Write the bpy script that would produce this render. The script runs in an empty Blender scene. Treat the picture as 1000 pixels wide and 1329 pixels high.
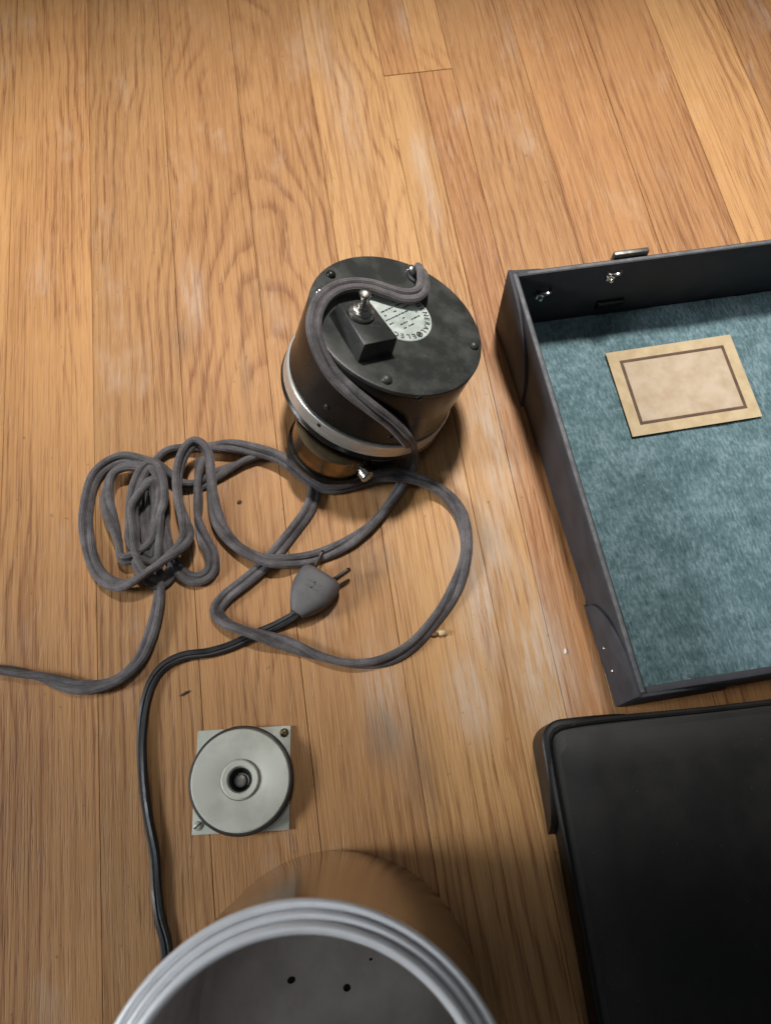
import bpy, bmesh, math, random
from mathutils import Vector, Matrix, Quaternion, noise as mnoise
random.seed(7)
SC = bpy.context.scene
COL = SC.collection

# ------------------------------------------------------------------ camera
F = 1000.0            # focal length in photo pixels (photo 1000 x 1329)
H = 0.44              # camera height above the floor, metres
TILT = math.atan2(F, 664.5 + 1900)     # angle away from straight down
cam = bpy.data.cameras.new('camera')
cam.sensor_fit = 'VERTICAL'; cam.sensor_height = 36.0; cam.lens = F / 1329 * 36.0
cam.clip_start = 0.01; cam.clip_end = 50
cam.dof.use_dof = True; cam.dof.focus_distance = 0.45; cam.dof.aperture_fstop = 12
camo = bpy.data.objects.new('camera', cam); COL.objects.link(camo)
camo.location = (0, 0, H); camo.rotation_euler = (TILT, 0, 0)
SC.camera = camo
CAM = Vector((0, 0, H)); RIGHT = Vector((1, 0, 0))
FWD = Vector((0, math.sin(TILT), -math.cos(TILT))); UP = Vector((0, math.cos(TILT), math.sin(TILT)))

def ray(x, y): return RIGHT * ((x - 500) / F) - UP * ((y - 664.5) / F) + FWD
def fl(x, y, z=0.0):
    d = ray(x, y); return CAM + d * ((z - H) / d.z)

# ------------------------------------------------------------------ light
SC.view_settings.view_transform = 'Standard'; SC.view_settings.look = 'None'
SC.view_settings.exposure = 0.0; SC.view_settings.gamma = 1.0
w = bpy.data.worlds.new('World'); SC.world = w; w.use_nodes = True
w.node_tree.nodes['Background'].inputs[0].default_value = (0.86, 0.93, 1.0, 1)
w.node_tree.nodes['Background'].inputs[1].default_value = 0.06

def look(o, target):
    o.rotation_euler = (Vector(target) - Vector(o.location)).to_track_quat('-Z', 'Y').to_euler()
def area(name, loc, target, sx, sy, power, color, spread=180):
    l = bpy.data.lights.new(name, 'AREA'); l.shape = 'RECTANGLE'; l.size = sx; l.size_y = sy
    l.energy = power; l.color = color; l.spread = math.radians(spread)
    o = bpy.data.objects.new(name, l); COL.objects.link(o); o.location = loc; look(o, target); return o
def pool(name, loc, target, power, color, angle, blend, radius):
    l = bpy.data.lights.new(name, 'SPOT'); l.energy = power; l.color = color
    l.spot_size = math.radians(angle); l.spot_blend = blend; l.shadow_soft_size = radius
    o = bpy.data.objects.new(name, l); COL.objects.link(o); o.location = loc; look(o, target); return o
# daylight from a window beyond the top of the picture falls in a soft-edged pool on the floor
pool('window_light', (0.20, 1.22, 2.35), (0.14, 0.385, 0), 375, (1.0, 0.97, 0.93), 12.8, 0.20, 0.15).scale = (2.2, 1, 1)
# weaker daylight from a second window on the left
pool('side_window_light', (-1.55, -0.10, 0.90), (-0.12, 0.03, 0.06), 215, (0.92, 0.96, 1.0), 20, 0.9, 0.32)
# faint light from the ceiling overhead
area('ceiling_light', (-0.10, -0.05, 2.5), (-0.1, -0.05, 0), 0.6, 0.6, 3.0, (0.95, 0.97, 1.0))

# ------------------------------------------------------------------ node helpers
class NT:
    def __init__(s, name):
        m = bpy.data.materials.new(name); m.use_nodes = True; s.m = m; s.t = m.node_tree
        s.b = s.t.nodes['Principled BSDF']
    def n(s, typ, **kw):
        nd = s.t.nodes.new(typ)
        for k, v in kw.items(): setattr(nd, k, v)
        return nd
    def l(s, a, b): s.t.links.new(a, b)
    def put(s, sock, v):
        if hasattr(v, 'is_output'): s.l(v, sock)
        else: sock.default_value = v
    def math(s, op, a, b=None, c=None, clamp=False):
        nd = s.n('ShaderNodeMath', operation=op, use_clamp=clamp)
        s.put(nd.inputs[0], a)
        if b is not None: s.put(nd.inputs[1], b)
        if c is not None: s.put(nd.inputs[2], c)
        return nd.outputs[0]
    def comb(s, x, y, z):
        nd = s.n('ShaderNodeCombineXYZ'); s.put(nd.inputs[0], x); s.put(nd.inputs[1], y); s.put(nd.inputs[2], z); return nd.outputs[0]
    def noise(s, vec, scale, detail=2.0, rough=0.5):
        nd = s.n('ShaderNodeTexNoise'); s.l(vec, nd.inputs['Vector']); nd.inputs['Scale'].default_value = scale
        nd.inputs['Detail'].default_value = detail; nd.inputs['Roughness'].default_value = rough; return nd.outputs[0]
    def ramp(s, fac, stops, interp='LINEAR'):
        nd = s.n('ShaderNodeValToRGB'); cr = nd.color_ramp; cr.interpolation = interp
        while len(cr.elements) < len(stops): cr.elements.new(0.5)
        for e, (p, c) in zip(cr.elements, stops):
            e.position = p; e.color = (c, c, c, 1) if not hasattr(c, '__len__') else (*c, 1)
        s.l(fac, nd.inputs[0]); return nd.outputs[0]
    def mix(s, f, a, b, blend='MIX'):
        nd = s.n('ShaderNodeMix', data_type='RGBA', blend_type=blend); s.put(nd.inputs[0], f)
        for sk, v in ((nd.inputs[6], a), (nd.inputs[7], b)):
            if hasattr(v, 'is_output'): s.l(v, sk)
            else: sk.default_value = (*v, 1)
        return nd.outputs[2]
    def maprange(s, v, a, b, c, d, smooth=True):
        nd = s.n('ShaderNodeMapRange'); nd.interpolation_type = 'SMOOTHSTEP' if smooth else 'LINEAR'
        s.put(nd.inputs[0], v)
        for i, q in zip((1, 2, 3, 4), (a, b, c, d)): nd.inputs[i].default_value = q
        return nd.outputs[0]
    def bump(s, h, strength, dist):
        nd = s.n('ShaderNodeBump'); nd.inputs['Strength'].default_value = strength; nd.inputs['Distance'].default_value = dist
        s.l(h, nd.inputs['Height']); s.l(nd.outputs[0], s.b.inputs['Normal'])
    def set(s, **kw):
        for k, v in kw.items():
            sk = s.b.inputs[k.replace('_', ' ')]
            if hasattr(v, 'is_output'): s.l(v, sk)
            elif hasattr(v, '__len__') and len(v) == 3: sk.default_value = (*v, 1)
            else: sk.default_value = v
        return s.m

def mat(name, c1, c2, rough=0.5, rough2=None, metal=0.0, scale=60, bump=0.0, bscale=400, stops=(0.38, 0.66), stretch=(1, 1, 1), detail=5, spec=0.5, coat=0.0, dist=0.001, dust=0.0):
    """two-tone mottled surface with a little relief"""
    t = NT(name); tc = t.n('ShaderNodeTexCoord').outputs['Object']
    mp = t.n('ShaderNodeMapping'); t.l(tc, mp.inputs[0]); mp.inputs['Scale'].default_value = stretch
    v = mp.outputs[0]
    f = t.ramp(t.noise(v, scale, detail, 0.6), [(stops[0], 0.0), (stops[1], 1.0)])
    bc = t.mix(f, c1, c2)
    if dust:
        sp = t.ramp(t.noise(tc, 620, 1.5, 0.5), [(0.74, 0.0), (0.79, 1.0)]); bl = t.ramp(t.noise(tc, 40, 3, 0.6), [(0.45, 0.25), (0.7, 1.0)])
        bc = t.mix(t.math('MULTIPLY', t.math('MULTIPLY', sp, bl), dust), bc, (0.42, 0.41, 0.39))
    t.set(Base_Color=bc, Metallic=metal, Specular_IOR_Level=spec, Coat_Weight=coat)
    r2 = rough if rough2 is None else rough2
    t.set(Roughness=t.maprange(f, 0, 1, rough, r2, False))
    if bump: t.bump(t.noise(v, bscale, 4, 0.65), bump, dist)
    return t.m

# floor-board axis: boards run 8.6 degrees off the camera's heading
V = ray(85, -1900); V.z = 0; V.normalize()
N = Vector((V.y, -V.x, 0))
BOARD_ANGLE = math.atan2(N.y, N.x)

def wood_material():
    t = NT('oak_floorboard')
    tc = t.n('ShaderNodeTexCoord').outputs['Object']
    sp = t.n('ShaderNodeSeparateXYZ'); t.l(tc, sp.inputs[0]); X, Y = sp.outputs[0], sp.outputs[1]
    oi = t.n('ShaderNodeObjectInfo'); oc = t.n('ShaderNodeSeparateColor'); t.l(oi.outputs['Color'], oc.inputs[0])
    tone, gx0, gs, ga = oc.outputs[0], oc.outputs[1], oc.outputs[2], oi.outputs['Alpha']
    seed = t.math('MULTIPLY', gs, 61.7)
    x0 = t.math('MULTIPLY', t.math('SUBTRACT', gx0, 0.5), 0.24)
    k = t.math('MULTIPLY', t.math('SUBTRACT', ga, 0.5), 0.5)
    # growth rings cut lengthwise
    w1 = t.noise(t.comb(X, t.math('MULTIPLY', Y, 0.11), seed), 34, 3, 0.5)
    w2 = t.noise(t.comb(0.0, Y, t.math('ADD', seed, 5.0)), 4.5, 2, 0.5)
    xx = t.math('ADD', t.math('SUBTRACT', X, x0), t.math('MULTIPLY', t.math('SUBTRACT', w1, 0.5), 0.015))
    d = t.math('ADD', t.math('ADD', t.math('MULTIPLY', Y, k), 0.05), t.math('MULTIPLY', t.math('SUBTRACT', w2, 0.5), 0.07))
    r = t.math('SQRT', t.math('ADD', t.math('MULTIPLY', xx, xx), t.math('MULTIPLY', d, d)))
    w3 = t.noise(t.comb(X, t.math('MULTIPLY', Y, 0.06), seed), 260, 2)
    r = t.math('ADD', r, t.math('MULTIPLY', t.math('SUBTRACT', w3, 0.5), 0.0016))
    ring = t.math('FRACT', t.math('DIVIDE', r, 0.0058))
    E = t.ramp(ring, [(0.0, 0.25), (0.10, 1.0), (0.22, 0.75), (0.45, 0.12), (0.8, 0.0), (1.0, 0.25)])
    fade = t.maprange(t.noise(t.comb(X, t.math('MULTIPLY', Y, 0.2), t.math('ADD', seed, 11.0)), 30, 2), 0.36, 0.66, 0.05, 1.0)
    E = t.math('MULTIPLY', E, fade)
    # open pores and fibre
    P = t.ramp(t.noise(t.comb(t.math('MULTIPLY', X, 1300), t.math('MULTIPLY', Y, 38), seed), 1.0, 2, 0.55), [(0.50, 0.0), (0.64, 1.0)])
    stk = t.ramp(t.noise(t.comb(t.math('MULTIPLY', X, 520), t.math('MULTIPLY', Y, 3.4), t.math('ADD', seed, 8.0)), 1.0, 3, 0.6), [(0.52, 0.0), (0.66, 1.0)])
    hair = t.ramp(t.noise(t.comb(t.math('MULTIPLY', X, 1500), t.math('MULTIPLY', Y, 16), t.math('ADD', seed, 2.0)), 1.0, 2, 0.5), [(0.55, 0.0), (0.64, 1.0)])
    fib = t.noise(t.comb(t.math('MULTIPLY', X, 420), t.math('MULTIPLY', Y, 7), seed), 1.0, 4, 0.65)
    broad = t.noise(t.comb(t.math('MULTIPLY', X, 38), t.math('MULTIPLY', Y, 3.2), t.math('ADD', seed, 3.0)), 1.0, 3, 0.55)
    light = t.mix(tone, (0.510, 0.280, 0.108), (0.385, 0.172, 0.061))
    dark = t.mix(tone, (0.265, 0.112, 0.034), (0.19, 0.066, 0.022))
    f = t.math('MULTIPLY', E, 0.52)
    f = t.math('ADD', f, t.math('MULTIPLY', P, t.math('ADD', t.math('MULTIPLY', E, 0.7), 0.26)))
    f = t.math('ADD', f, t.math('ADD', t.math('MULTIPLY', stk, 0.40), t.math('MULTIPLY', hair, 0.36)))
    f = t.math('ADD', f, t.math('MULTIPLY', t.math('SUBTRACT', fib, 0.55), 0.95))
    f = t.math('ADD', f, t.math('MULTIPLY', t.math('SUBTRACT', broad, 0.46), 1.25), clamp=True)
    col = t.mix(f, light, dark)
    val = t.math('ADD', 0.86, t.math('MULTIPLY', t.math('FRACT', t.math('MULTIPLY', gs, 7.31)), 0.24))
    col = t.mix(1.0, col, t.comb(val, val, val), 'MULTIPLY')
    # worn, bleached patches and old grey stains in the varnish (fixed places on the floor)
    pos = t.n('ShaderNodeNewGeometry').outputs['Position']
    mp = t.n('ShaderNodeMapping'); t.l(pos, mp.inputs[0])
    mp.inputs['Rotation'].default_value = (0, 0, -BOARD_ANGLE)
    pr = mp.outputs[0]
    ps = t.n('ShaderNodeSeparateXYZ'); t.l(pr, ps.inputs[0]); PX, PY = ps.outputs[0], ps.outputs[1]
    streak = t.noise(t.comb(t.math('MULTIPLY', PX, 330), t.math('MULTIPLY', PY, 26), 0.0), 1.0, 5, 0.7)
    blot = t.noise(t.comb(PX, t.math('MULTIPLY', PY, 0.45), 4.0), 26, 4, 0.6)
    def patches(items):
        out = None
        for (px, py, rx, ry, a) in items:
            c = fl(px, py); cx, cy = c.dot(N), c.dot(V)
            ex = t.math('DIVIDE', t.math('SUBTRACT', PX, cx), rx); ey = t.math('DIVIDE', t.math('SUBTRACT', PY, cy), ry)
            q = t.math('SQRT', t.math('ADD', t.math('MULTIPLY', ex, ex), t.math('MULTIPLY', ey, ey)))
            g = t.maprange(q, 0.1, 1.0, a, 0.0)
            out = g if out is None else t.math('MAXIMUM', out, g)
        return out
    wp = patches([(620, 770, .022, .065, 1.0), (700, 850, .028, .085, 1.0), (640, 570, .020, .08, 1.0), (545, 205, .010, .06, .55),
                  (590, 640, .012, .05, .7), (500, 900, .020, .05, .7), (610, 905, .02, .04, .8), (420, 60, .012, .08, .35), (560, 260, .008, .06, .6),
                  (250, 380, .014, .05, .6), (640, 700, .016, .05, .9), (450, 140, .02, .09, .4), (520, 20, .01, .06, .4)])
    sc = t.maprange(blot, 0.55, 0.73, 0.0, 0.34)
    wear = t.math('MAXIMUM', wp, sc)
    wear = t.math('MULTIPLY', wear, t.maprange(t.math('ADD', streak, t.math('MULTIPLY', blot, 0.5)), 0.58, 0.88, 0.0, 1.0), clamp=True)
    col = t.mix(t.math('MULTIPLY', wear, 0.80), col, (0.54, 0.425, 0.33))
    dp = patches([(480, 735, .022, .022, .8), (500, 955, .018, .03, .8), (545, 1000, .016, .04, .7), (330, 380, .02, .03, .3), (235, 440, .012, .03, .55),
                  (320, 500, .006, .05, .6), (640, 700, .01, .02, .3), (540, 985, .02, .04, .5)])
    dm = t.math('MULTIPLY', dp, t.maprange(t.math('ADD', streak, t.math('MULTIPLY', blot, 0.6)), 0.55, 0.95, 0.0, 1.0), clamp=True)
    col = t.mix(t.math('MULTIPLY', dm, 0.7), col, (0.12, 0.085, 0.055))
    # fine scratches in the varnish, in several directions
    for rot, thr in ((0.55, 0.70), (-0.8, 0.705), (1.35, 0.71)):
        ms = t.n('ShaderNodeMapping'); t.l(pos, ms.inputs[0]); ms.inputs['Rotation'].default_value = (0, 0, rot); ms.inputs['Scale'].default_value = (1500, 38, 1)
        ln = t.ramp(t.noise(ms.outputs[0], 1.0, 1.0, 0.4), [(thr, 0.0), (thr + 0.05, 1.0)])
        col = t.mix(t.math('MULTIPLY', ln, 0.38), col, (0.56, 0.42, 0.30))
    # speckle of grime
    gr = t.ramp(t.noise(pr, 230, 2, 0.5), [(0.71, 0.0), (0.76, 1.0)])
    col = t.mix(t.math('MULTIPLY', gr, 0.45), col, (0.10, 0.06, 0.03))
    t.set(Base_Color=col, Specular_IOR_Level=0.3)
    rg = t.math('ADD', t.math('MULTIPLY', wear, 0.22), t.math('ADD', 0.46, t.math('MULTIPLY', fib, 0.16)))
    t.set(Roughness=rg)
    hgt = t.math('ADD', t.math('MULTIPLY', P, -0.6), t.math('ADD', t.math('MULTIPLY', fib, 0.4), t.math('MULTIPLY', E, -0.3)))
    t.bump(hgt, 0.35, 0.0006)
    return t.m

M = {}
M['wood'] = wood_material()
M['seam'] = mat('dark_floor_seam', (0.06, 0.032, 0.015), (0.09, 0.05, 0.024), 0.9)
M['enamel'] = mat('black_enamel', (0.007, 0.007, 0.0065), (0.016, 0.014, 0.012), 0.20, 0.36, scale=45, bump=0.05, bscale=500, spec=0.32, dust=0.25)
M['enamel_top'] = mat('dusty_black_enamel', (0.022, 0.023, 0.021), (0.070, 0.072, 0.064), 0.38, 0.54, scale=62, bump=0.10, bscale=700, stops=(0.42, 0.80), dust=0.5)
M['nickel'] = mat('worn_nickel', (0.62, 0.60, 0.56), (0.42, 0.40, 0.36), 0.20, 0.42, metal=1.0, scale=220, stops=(0.4, 0.75))
M['band'] = mat('brushed_steel_band', (0.70, 0.69, 0.65), (0.52, 0.50, 0.45), 0.34, 0.48, metal=0.7, scale=120, stretch=(1, 1, 6))
M['foot'] = mat('polished_dark_steel', (0.24, 0.19, 0.12), (0.17, 0.13, 0.08), 0.24, 0.36, metal=1.0, scale=80)
M['rubber'] = mat('black_rubber', (0.012, 0.012, 0.013), (0.026, 0.025, 0.025), 0.42, 0.6, scale=120, bump=0.1)
M['black_cord'] = mat('black_cord_jacket', (0.010, 0.010, 0.011), (0.022, 0.021, 0.021), 0.45, 0.6, scale=150)
M['dial'] = mat('pale_name_plate', (0.46, 0.53, 0.48), (0.66, 0.70, 0.65), 0.34, 0.5, scale=110, metal=0.3)
M['print'] = mat('plate_print', (0.02, 0.022, 0.02), (0.05, 0.055, 0.05), 0.5)
M['cord'] = None
M['plate'] = mat('grey_green_metal', (0.45, 0.46, 0.39), (0.33, 0.345, 0.285), 0.42, 0.58, metal=0.15, scale=70, stops=(0.36, 0.72), bump=0.05)
M['turn'] = mat('dull_pale_metal_disc', (0.53, 0.53, 0.455), (0.34, 0.34, 0.28), 0.42, 0.6, metal=0.1, scale=34, stops=(0.46, 0.74), bump=0.05, dust=0.3)
M['bronze'] = mat('dark_brass_screw', (0.16, 0.11, 0.05), (0.25, 0.19, 0.10), 0.35, 0.5, metal=0.9, scale=300)
M['can'] = mat('tarnished_polished_metal', (0.46, 0.44, 0.42), (0.36, 0.34, 0.315), 0.11, 0.20, metal=1.0, scale=14, stops=(0.35, 0.7), stretch=(1, 1, .25))
M['can_in'] = mat('grey_enamel_interior', (0.70, 0.655, 0.63), (0.52, 0.48, 0.46), 0.45, 0.62, scale=30, stops=(0.38, 0.66), bump=0.05, dust=0.3)
M['rim'] = mat('rolled_metal_rim', (0.93, 0.94, 0.96), (0.82, 0.82, 0.82), 0.28, 0.40, metal=0.25, scale=60)
M['hole'] = mat('dark_hole', (0.004, 0.004, 0.004), (0.008, 0.007, 0.006), 0.9)
M['leather'] = mat('black_leatherette', (0.038, 0.038, 0.044), (0.058, 0.057, 0.063), 0.6, 0.75, scale=70, bump=0.22, bscale=1500, spec=0.3, dust=0.35)
M['leather_gloss'] = mat('black_polished_leatherette', (0.009, 0.0085, 0.008), (0.022, 0.019, 0.017), 0.42, 0.58, scale=28, stops=(0.48, 0.78), bump=0.12, bscale=1200, spec=0.3, dust=0.22)
M['edge'] = mat('worn_board_edge', (0.075, 0.075, 0.08), (0.15, 0.147, 0.145), 0.7, scale=160)
M['paper'] = mat('tan_card', (0.48, 0.37, 0.22), (0.40, 0.29, 0.16), 0.75, scale=90)
M['paper_dark'] = mat('brown_print_frame', (0.07, 0.035, 0.02), (0.11, 0.06, 0.035), 0.75, scale=120)
M['paper_in'] = mat('pale_card_field', (0.46, 0.36, 0.26), (0.38, 0.28, 0.18), 0.75, scale=70)
M['crumb'] = mat('cream_crumb', (0.62, 0.46, 0.26), (0.48, 0.32, 0.15), 0.7, scale=600)
M['white'] = mat('white_fleck', (0.75, 0.75, 0.73), (0.62, 0.62, 0.6), 0.6, scale=600)
M['dirt'] = mat('dark_splinter', (0.06, 0.03, 0.015), (0.10, 0.05, 0.025), 0.8, scale=500)
M['brown'] = mat('brown_stub', (0.22, 0.11, 0.04), (0.15, 0.07, 0.025), 0.7, scale=500)

def felt_material():
    t = NT('teal_felt'); tc = t.n('ShaderNodeTexCoord').outputs['Object']
    a = t.noise(tc, 55, 4, 0.65); b = t.noise(tc, 260, 5, 0.7)
    mp = t.n('ShaderNodeMapping'); t.l(tc, mp.inputs[0]); mp.inputs['Rotation'].default_value = (0, 0, 0.9); mp.inputs['Scale'].default_value = (3.2, 1, 1)
    c = t.noise(mp.outputs[0], 190, 4, 0.6)
    f = t.math('ADD', t.math('MULTIPLY', a, 0.42), t.math('ADD', t.math('MULTIPLY', b, 0.42), t.math('MULTIPLY', c, 0.52)))
    col = t.ramp(f, [(0.50, (0.046, 0.082, 0.088)), (0.66, (0.092, 0.156, 0.170)), (0.82, (0.185, 0.268, 0.295))])
    sp = t.ramp(t.noise(tc, 520, 1), [(0.76, 0.0), (0.80, 1.0)])
    col = t.mix(t.math('MULTIPLY', sp, 0.5), col, (0.42, 0.45, 0.44))
    t.set(Base_Color=col, Roughness=0.92, Specular_IOR_Level=0.15, Sheen_Weight=0.25)
    t.bump(t.math('ADD', b, c), 0.8, 0.0012); return t.m
M['felt'] = felt_material()
M['prong0'] = mat('dull_steel_clasp', (0.22, 0.21, 0.19), (0.12, 0.11, 0.10), 0.4, 0.55, metal=0.9, scale=300)

def cord_material():
    t = NT('grey_cloth_cord'); tc = t.n('ShaderNodeTexCoord').outputs['UV']
    sp = t.n('ShaderNodeSeparateXYZ'); t.l(tc, sp.inputs[0]); U, W = sp.outputs[0], sp.outputs[1]
    obj = t.n('ShaderNodeTexCoord').outputs['Object']
    # woven jacket: crossed fine ribs
    a = t.math('SINE', t.math('ADD', t.math('MULTIPLY', U, 5600.0), t.math('MULTIPLY', W, 75.0)))
    b = t.math('SINE', t.math('SUBTRACT', t.math('MULTIPLY', U, 5600.0), t.math('MULTIPLY', W, 75.0)))
    wv = t.math('MULTIPLY', a, b)
    n1 = t.noise(obj, 90, 4, 0.6); n2 = t.noise(obj, 900, 3, 0.6)
    f = t.math('ADD', t.math('MULTIPLY', n1, 0.7), t.math('ADD', t.math('MULTIPLY', n2, 0.35), t.math('MULTIPLY', wv, 0.07)))
    col = t.ramp(f, [(0.36, (0.042, 0.037, 0.037)), (0.56, (0.104, 0.092, 0.093)), (0.76, (0.190, 0.172, 0.174))])
    t.set(Base_Color=col, Roughness=0.62, Specular_IOR_Level=0.35, Sheen_Weight=0.2)
    t.bump(t.math('ADD', wv, t.math('MULTIPLY', n2, 1.2)), 0.35, 0.0004); return t.m
M['cord'] = cord_material()

# ------------------------------------------------------------------ mesh helpers
def obj(name, bm, m, parent=None, smooth=True, angle=35):
    bmesh.ops.recalc_face_normals(bm, faces=bm.faces)
    if smooth:
        for f in bm.faces: f.smooth = True
        for e in bm.edges:
            if len(e.link_faces) == 2 and e.calc_face_angle(0) > math.radians(angle): e.smooth = False
    me = bpy.data.meshes.new(name); bm.to_mesh(me); bm.free()
    me.materials.append(M[m] if isinstance(m, str) else m)
    o = bpy.data.objects.new(name, me); COL.objects.link(o)
    if parent: o.parent = parent
    return o
def empty(name, loc=(0, 0, 0), rot=None):
    o = bpy.data.objects.new(name, None); COL.objects.link(o); o.location = loc; o.empty_display_size = 0.02
    if rot is not None: o.rotation_mode = 'QUATERNION'; o.rotation_quaternion = rot
    return o
def tag(o, label, cat, group=None):
    o['label'] = label; o['category'] = cat
    if group: o['group'] = group
    return o
def lathe(profile, seg=64, bm=None, mtx=None, closed=False):
    bm = bm or bmesh.new(); rings = []
    for (r, z) in profile:
        if r < 1e-7: rings.append([bm.verts.new((0, 0, z))])
        else: rings.append([bm.verts.new((r * math.cos(2 * math.pi * i / seg), r * math.sin(2 * math.pi * i / seg), z)) for i in range(seg)])
    pairs = list(zip(rings, rings[1:])) + ([(rings[-1], rings[0])] if closed else [])
    for a, b in pairs:
        for i in range(seg):
            j = (i + 1) % seg
            if len(a) == 1 and len(b) == 1: continue
            if len(a) == 1: bm.faces.new((a[0], b[i], b[j]))
            elif len(b) == 1: bm.faces.new((a[i], a[j], b[0]))
            else: bm.faces.new((a[i], a[j], b[j], b[i]))
    if mtx is not None:
        vs = [v for rg in rings for v in rg]
        for v in vs: v.co = mtx @ v.co
    return bm
def box(x0, x1, y0, y1, z0, z1, bev=0.0, seg=2, bm=None, mtx=None):
    b2 = bmesh.new(); bmesh.ops.create_cube(b2, size=1)
    for v in b2.verts: v.co = Vector(((x0 + x1) / 2 + v.co.x * (x1 - x0), (y0 + y1) / 2 + v.co.y * (y1 - y0), (z0 + z1) / 2 + v.co.z * (z1 - z0)))
    if bev: bmesh.ops.bevel(b2, geom=b2.edges[:] , offset=bev, segments=seg, profile=0.5, affect='EDGES')
    if mtx is not None: bmesh.ops.transform(b2, matrix=mtx, verts=b2.verts)
    if bm is None: return b2
    me = bpy.data.meshes.new('tmp'); b2.to_mesh(me); b2.free(); bm.from_mesh(me); bpy.data.meshes.remove(me); return bm
def prism(poly, z0, z1, bev=0.0, mtx=None):
    bm = bmesh.new(); f = bm.faces.new([bm.verts.new((x, y, z0)) for x, y in poly])
    r = bmesh.ops.extrude_face_region(bm, geom=[f])
    for v in r['geom']:
        if isinstance(v, bmesh.types.BMVert): v.co.z = z1
    if bev: bmesh.ops.bevel(bm, geom=bm.edges[:], offset=bev, segments=2, profile=0.5, affect='EDGES')
    if mtx is not None: bmesh.ops.transform(bm, matrix=mtx, verts=bm.verts)
    return bm
def dome(r, h, seg=20, n=5, z0=0.0):
    return [(r, z0 - 0.0006)] + [(r * math.cos(a), z0 + h * math.sin(a)) for a in [i * math.pi / 2 / n for i in range(n)]] + [(0, z0 + h)]
def T(v): return Matrix.Translation(Vector(v))
def Rz(a): return Matrix.Rotation(a, 4, 'Z')

def catmull(pts, step):
    P = [pts[0] * 2 - pts[1]] + pts + [pts[-1] * 2 - pts[-2]]
    dense = []
    for i in range(1, len(P) - 2):
        p0, p1, p2, p3 = P[i - 1], P[i], P[i + 1], P[i + 2]
        n = max(4, int((p2 - p1).length / step * 3))
        # centripetal knots keep the curve from overshooting
        t0 = 0; t1 = t0 + max(1e-6, (p1 - p0).length) ** 0.5; t2 = t1 + max(1e-6, (p2 - p1).length) ** 0.5; t3 = t2 + max(1e-6, (p3 - p2).length) ** 0.5
        for k in range(n):
            t = t1 + (t2 - t1) * k / n
            A1 = p0 * ((t1 - t) / (t1 - t0)) + p1 * ((t - t0) / (t1 - t0)); A2 = p1 * ((t2 - t) / (t2 - t1)) + p2 * ((t - t1) / (t2 - t1))
            A3 = p2 * ((t3 - t) / (t3 - t2)) + p3 * ((t - t2) / (t3 - t2))
            B1 = A1 * ((t2 - t) / (t2 - t0)) + A2 * ((t - t0) / (t2 - t0)); B2 = A2 * ((t3 - t) / (t3 - t1)) + A3 * ((t - t1) / (t3 - t1))
            dense.append(B1 * ((t2 - t) / (t2 - t1)) + B2 * ((t - t1) / (t2 - t1)))
    dense.append(pts[-1])
    for _ in range(3):
        dense = [dense[0]] + [(dense[i - 1] + dense[i] * 2 + dense[i + 1]) / 4 for i in range(1, len(dense) - 1)] + [dense[-1]]
    out = [dense[0]]; acc = 0
    for a, b in zip(dense, dense[1:]):
        acc += (b - a).length
        if acc >= step: out.append(b); acc = 0
    return out
def sweep(pts, section, twist=lambda s: 0.0, step=0.0022, upfn=None):
    """section: list of (a, b) in the cord's cross plane; a across, b up"""
    path = catmull(pts, step); bm = bmesh.new(); uv = bm.loops.layers.uv.new('UVMap')
    rings = []; S = []; s = 0
    for i, p in enumerate(path):
        tg = (path[min(i + 1, len(path) - 1)] - path[max(i - 1, 0)]).normalized()
        if i: s += (p - path[i - 1]).length
        up = Vector((0, 0, 1)) if upfn is None else upfn(p)
        want = up - tg * up.dot(tg)
        if i == 0: nrm = want.normalized() if want.length > 0.1 else tg.orthogonal().normalized()
        else:
            nrm = nrm - tg * nrm.dot(tg)          # carry the frame along, easing back to lying flat
            if want.length > 0.25: nrm = nrm.normalized() + want.normalized() * 0.10
            nrm.normalize()
        side = tg.cross(nrm).normalized()
        a = twist(s); ca, sa = math.cos(a), math.sin(a)
        rings.append([bm.verts.new(p + side * (x * ca - y * sa) + nrm * (x * sa + y * ca)) for x, y in section]); S.append(s)
    n = len(section)
    for i in range(len(rings) - 1):
        for j in range(n):
            f = bm.faces.new((rings[i][j], rings[i][(j + 1) % n], rings[i + 1][(j + 1) % n], rings[i + 1][j]))
            for lp, (u_, v_) in zip(f.loops, ((S[i], j / n), (S[i], (j + 1) / n), (S[i + 1], (j + 1) / n), (S[i + 1], j / n))): lp[uv].uv = (u_, v_)
    bm.faces.new(rings[0]); bm.faces.new(rings[-1])
    return bm
def peanut(c, r, n=9):
    """two round conductors side by side under one jacket"""
    out = []
    for s0 in (1, -1):
        for i in range(n):
            a = -math.radians(150) + math.radians(300) * i / (n - 1)
            if s0 == 1: out.append((c + r * math.cos(a), r * math.sin(a)))
            else: out.append((-c - r * math.cos(a), -r * math.sin(a)))
    return out
def round_sec(r, n=12, sq=1.0): return [(r * math.cos(2 * math.pi * i / n), r * sq * math.sin(2 * math.pi * i / n)) for i in range(n)]

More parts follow.
